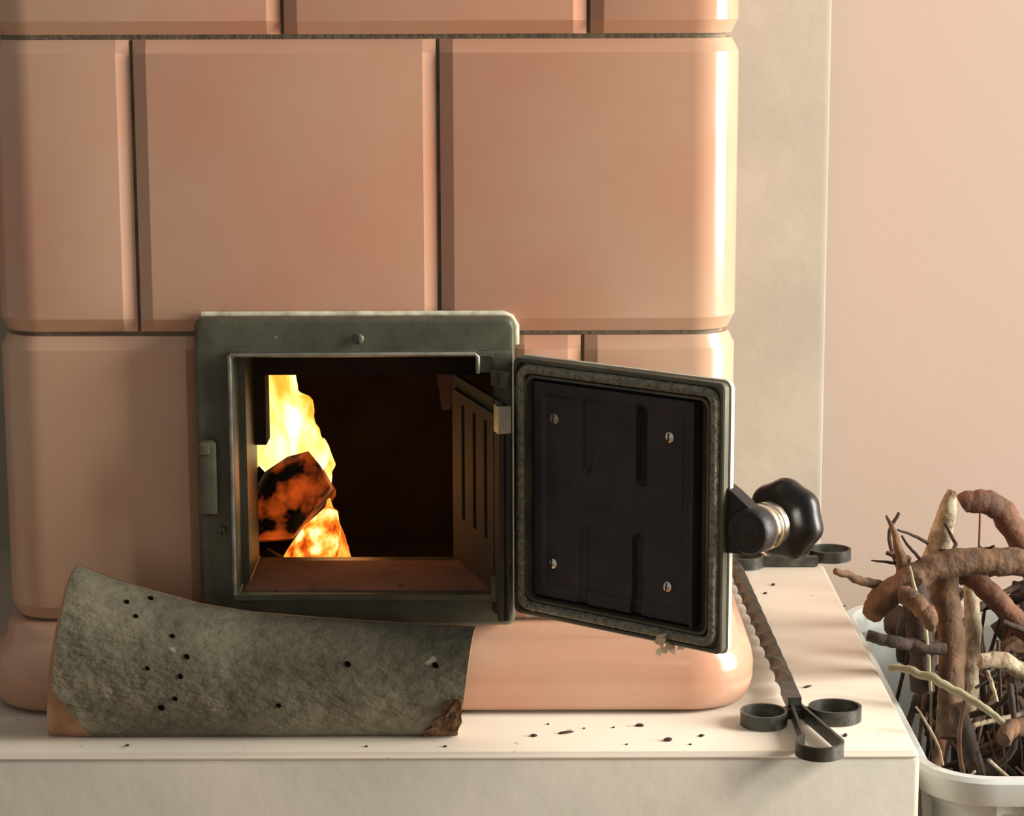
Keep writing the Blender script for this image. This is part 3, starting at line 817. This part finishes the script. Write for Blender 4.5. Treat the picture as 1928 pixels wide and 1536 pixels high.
# ------------------------------------------------------------------ branches
def branch(pts, rad, mt, label, seed=0, n=7, wob=.0022, knots=0, group='dry branches in the white basket', name='dry_branch'):
    rnd = random.Random(seed); C_ = catmull(pts, n); R = []
    for i in range(len(C_)):
        f = i / (len(C_) - 1); k = f * (len(rad) - 1); a = int(min(k, len(rad) - 2)); r = rad[a] + (rad[a + 1] - rad[a]) * (k - a)
        R.append(r * (1 + .09 * noise.noise(Vector((i * .5, seed * 1.7, 0)))))
        C_[i] = C_[i] + noise.noise_vector(Vector((i * .4, seed * 3.1, 2.0))) * wob * min(1, r / .004)
    mm = Mesh(); mm.tube(C_, R, 8)
    o = mm.obj(name, mt, smooth=60, loc=C_[0]); return tag(o, label, 'branch', group)
def A(x, y, Y): return at_y(x, y, Y)
heroes = [
 ([A(1794, 924, .20), A(1782, 970, .20), A(1766, 1030, .21), A(1750, 1090, .22), A(1742, 1200, .24), A(1745, 1320, .26)], [.0048, .0085, .0105, .011, .011, .010], 'twig_pale', 'thick pale peeling branch standing up highest from the basket'),
 ([A(1812, 948, .16), A(1850, 944, .16), A(1886, 962, .165), A(1912, 1002, .17), A(1945, 1060, .18), A(1965, 1150, .20)], [.0085, .0098, .0108, .011, .0115, .011], 'twig_red', 'thick curved red brown branch arching over at the top right'),
 ([A(1640, 1158, .10), A(1660, 1130, .10), A(1700, 1100, .10), A(1750, 1072, .105), A(1820, 1057, .11), A(1890, 1056, .115), A(1960, 1060, .12)], [.0085, .0115, .0110, .0108, .0112, .0115, .011], 'twig_brown', 'long thick brown branch lying level across the basket'),
 ([A(1573, 1076, .09), A(1610, 1088, .10), A(1650, 1100, .11), A(1700, 1112, .13)], [.0026, .0034, .0040, .0042], 'twig_brown', 'thin straight twig poking out left over the bench'),
 ([A(1669, 970, .12), A(1686, 1010, .115), A(1697, 1060, .11), A(1703, 1120, .12)], [.0010, .0028, .0045, .0055], 'twig_brown', 'sharp tapering twig pointing up at the left of the basket'),
 ([A(1712, 1065, .075), A(1722, 1105, .07), A(1738, 1160, .07), A(1748, 1230, .075), A(1752, 1300, .08)], [.0010, .0014, .0016, .0016, .0015], 'twig_green', 'thin pale twig hanging down across the level branch'),
 ([A(1775, 1075, .135), A(1783, 1140, .13), A(1790, 1200, .12), A(1792, 1300, .10), A(1792, 1390, .08)], [.0105, .0110, .0108, .0105, .0105], 'twig_brown', 'thick upright red brown stick in the middle of the basket'),
 ([A(1676, 1256, .02), A(1720, 1264, .01), A(1765, 1282, .0), A(1815, 1308, -.01), A(1860, 1338, -.02), A(1900, 1372, -.03)], [.0026, .0034, .0035, .0033, .0030, .0026], 'twig_green', 'pale green bent twig curving down across the basket front'),
 ([A(1815, 1070, .145), A(1860, 1112, .14), A(1900, 1155, .135), A(1960, 1215, .13)], [.009, .0095, .0095, .009], 'twig_red', 'thick red brown stick slanting down to the right edge'),
 ([A(1632, 1196, .07), A(1680, 1208, .07), A(1725, 1214, .075), A(1780, 1222, .08)], [.0048, .0050, .0052, .005], 'twig_dark', 'dark short stick lying level against the bench edge'),
 ([A(1690, 997, .13), A(1720, 1008, .135), A(1748, 1022, .14)], [.0009, .0012, .0016], 'twig_dark', 'very thin dark twig leaning on the pale branch'),
 ([A(1697, 1008, .115), A(1716, 1034, .11), A(1736, 1056, .105), A(1752, 1075, .10)], [.0009, .0013, .0015, .0015], 'twig_dark', 'very thin dark twig below the sharp pointed one'),
 ([A(1778, 985, .17), A(1792, 1010, .165), A(1800, 1026, .16), A(1788, 1038, .16), A(1768, 1034, .165)], [.0010, .0014, .0017, .0016, .0012], 'twig_dark', 'fine dark twig hooked in front of the pale branch'),
 ([A(1640, 1055, .12), A(1670, 1058, .12), A(1705, 1062, .125)], [.0006, .0012, .0018], 'twig_dark', 'hair thin twig pointing left beside the sharp one'),
 ([A(1668, 1041, .12), A(1690, 1046, .12), A(1712, 1054, .125)], [.0016, .0030, .0034], 'twig_brown', 'stubby short twig pointing left below the sharp tip'),
 ([A(1843, 1029, .12), A(1852, 1036, .115), A(1872, 1027, .11)], [.0012, .0022, .0008], 'twig_dark', 'tiny forked bit of twig on top of the level branch'),
 ([A(1845, 1246, .0), A(1880, 1243, .005), A(1925, 1262, .01), A(1965, 1275, .01)], [.0058, .0068, .0066, .006], 'twig_pale', 'pale cut stick end showing at the right of the basket'),
 ([A(1858, 1262, -.02), A(1868, 1290, -.022), A(1878, 1320, -.025)], [.0014, .0016, .0012], 'twig_pale', 'short thin pale twig hanging below the cut stick end'),
 ([A(1724, 1330, -.055), A(1745, 1362, -.06), A(1766, 1402, -.065), A(1776, 1440, -.065)], [.0008, .0011, .0011, .0008], 'twig_pale', 'fine pale twig along the inside of the near rim'),
 ([A(1718, 1100, .08), A(1728, 1150, .085), A(1735, 1220, .09), A(1735, 1300, .09)], [.010, .011, .011, .010], 'twig_dark', 'dark upright stick left of the thick red brown one'),
 ([A(1828, 1080, .17), A(1832, 1200, .15), A(1828, 1290, .13), A(1822, 1370, .11)], [.0065, .0068, .007, .007], 'twig_pale', 'grey flaky upright stick right of the thick red brown one'),
 ([A(1700, 1120, .06), A(1718, 1128, .055), A(1738, 1145, .05), A(1760, 1180, .05)], [.0075, .0078, .007, .006], 'twig_brown', 'short crooked brown branch below the long level one'),
 ([A(1888, 1392, -.07), A(1905, 1372, -.06), A(1960, 1362, -.05)], [.006, .0068, .0068], 'twig_brown', 'light brown stick end low at the right edge'),
]
for i, (p, r, mt, lab) in enumerate(heroes): branch(p, r, mt, lab, 100 + i)
# the tangle that fills the basket; each stick keeps clear of the ones already there
grid = {}
CELL = .03
def key(p): return (int(p.x // CELL), int(p.y // CELL), int(p.z // CELL))
def put(Q):
    for q, r in Q: grid.setdefault(key(q), []).append((q, r))
def samples(P, R):
    C_ = catmull(P, 24); return [(c, R[0] + (R[-1] - R[0]) * i / (len(C_) - 1)) for i, c in enumerate(C_)]
def clear(Q):
    for q, r in Q:
        a, b, c = key(q)
        for x in (a - 1, a, a + 1):
            for y in (b - 1, b, b + 1):
                for z in (c - 1, c, c + 1):
                    for p, r2 in grid.get((x, y, z), ()):
                        if (p - q).length_squared < (r + r2 + .0020) ** 2: return False
    return True
for p, r, mt, lab in heroes:
    C_ = catmull(p, 24)
    put([(c, r[min(int(i / len(C_) * len(r)), len(r) - 1)]) for i, c in enumerate(C_)])
rnd = random.Random(21); made = 0; tries = 0
while made < 230 and tries < 14000:
    tries += 1
    bx = rnd.uniform(bx0 + .045, bx1 - .10); by = rnd.uniform(by0 + .07, by1 - .06)
    near = (by - by0) / (by1 - by0)
    zt_ = -.075 + .10 * min(1, near * 1.7) + rnd.uniform(-.05, .03)
    if bx < bx0 + .10: zt_ -= .035
    tx = min(max(bx + rnd.uniform(-.10, .10), bx0 + .05), bx1 - .06); ty = min(max(by + rnd.uniform(-.08, .10), by0 + .05), by1 - .05)
    bz = FLOOR + .02 + rnd.uniform(0, .15)
    if made % 2 == 0:
        bz = zt_ - rnd.uniform(.01, .07); bx = min(max(tx + rnd.choice((-1, 1)) * rnd.uniform(.06, .15), bx0 + .055), bx1 - .055)
    mid = Vector(((bx + tx) / 2 + rnd.uniform(-.02, .02), (by + ty) / 2 + rnd.uniform(-.02, .02), (bz + zt_) / 2 + rnd.uniform(-.012, .012)))
    r = rnd.choice((.002, .003, .004, .005, .007, .009)) if made > 25 else rnd.choice((.006, .008, .010))
    if made > 120:
        r = rnd.choice((.0012, .0018, .0026)); zt_ += .03; mid.z += .015
    P = [Vector((bx, by, bz)), mid, Vector((tx, ty, zt_))]
    Q = samples(P, [r * 1.1, r * .85])
    if not clear(Q): continue
    put(Q)
    branch(P, [r * 1.1, r, r * .85], rnd.choice(('twig_brown', 'twig_dark', 'twig_dark', 'twig_red', 'twig_dark', 'twig_pale' if r < .003 else 'twig_brown') if r < .006 else ('twig_brown', 'twig_dark', 'twig_dark')),
           'brown dry stick packed deep in the tangle inside the basket', 300 + made, n=5, wob=.0012, group='sticks packed inside the basket', name='dry_stick')
    made += 1
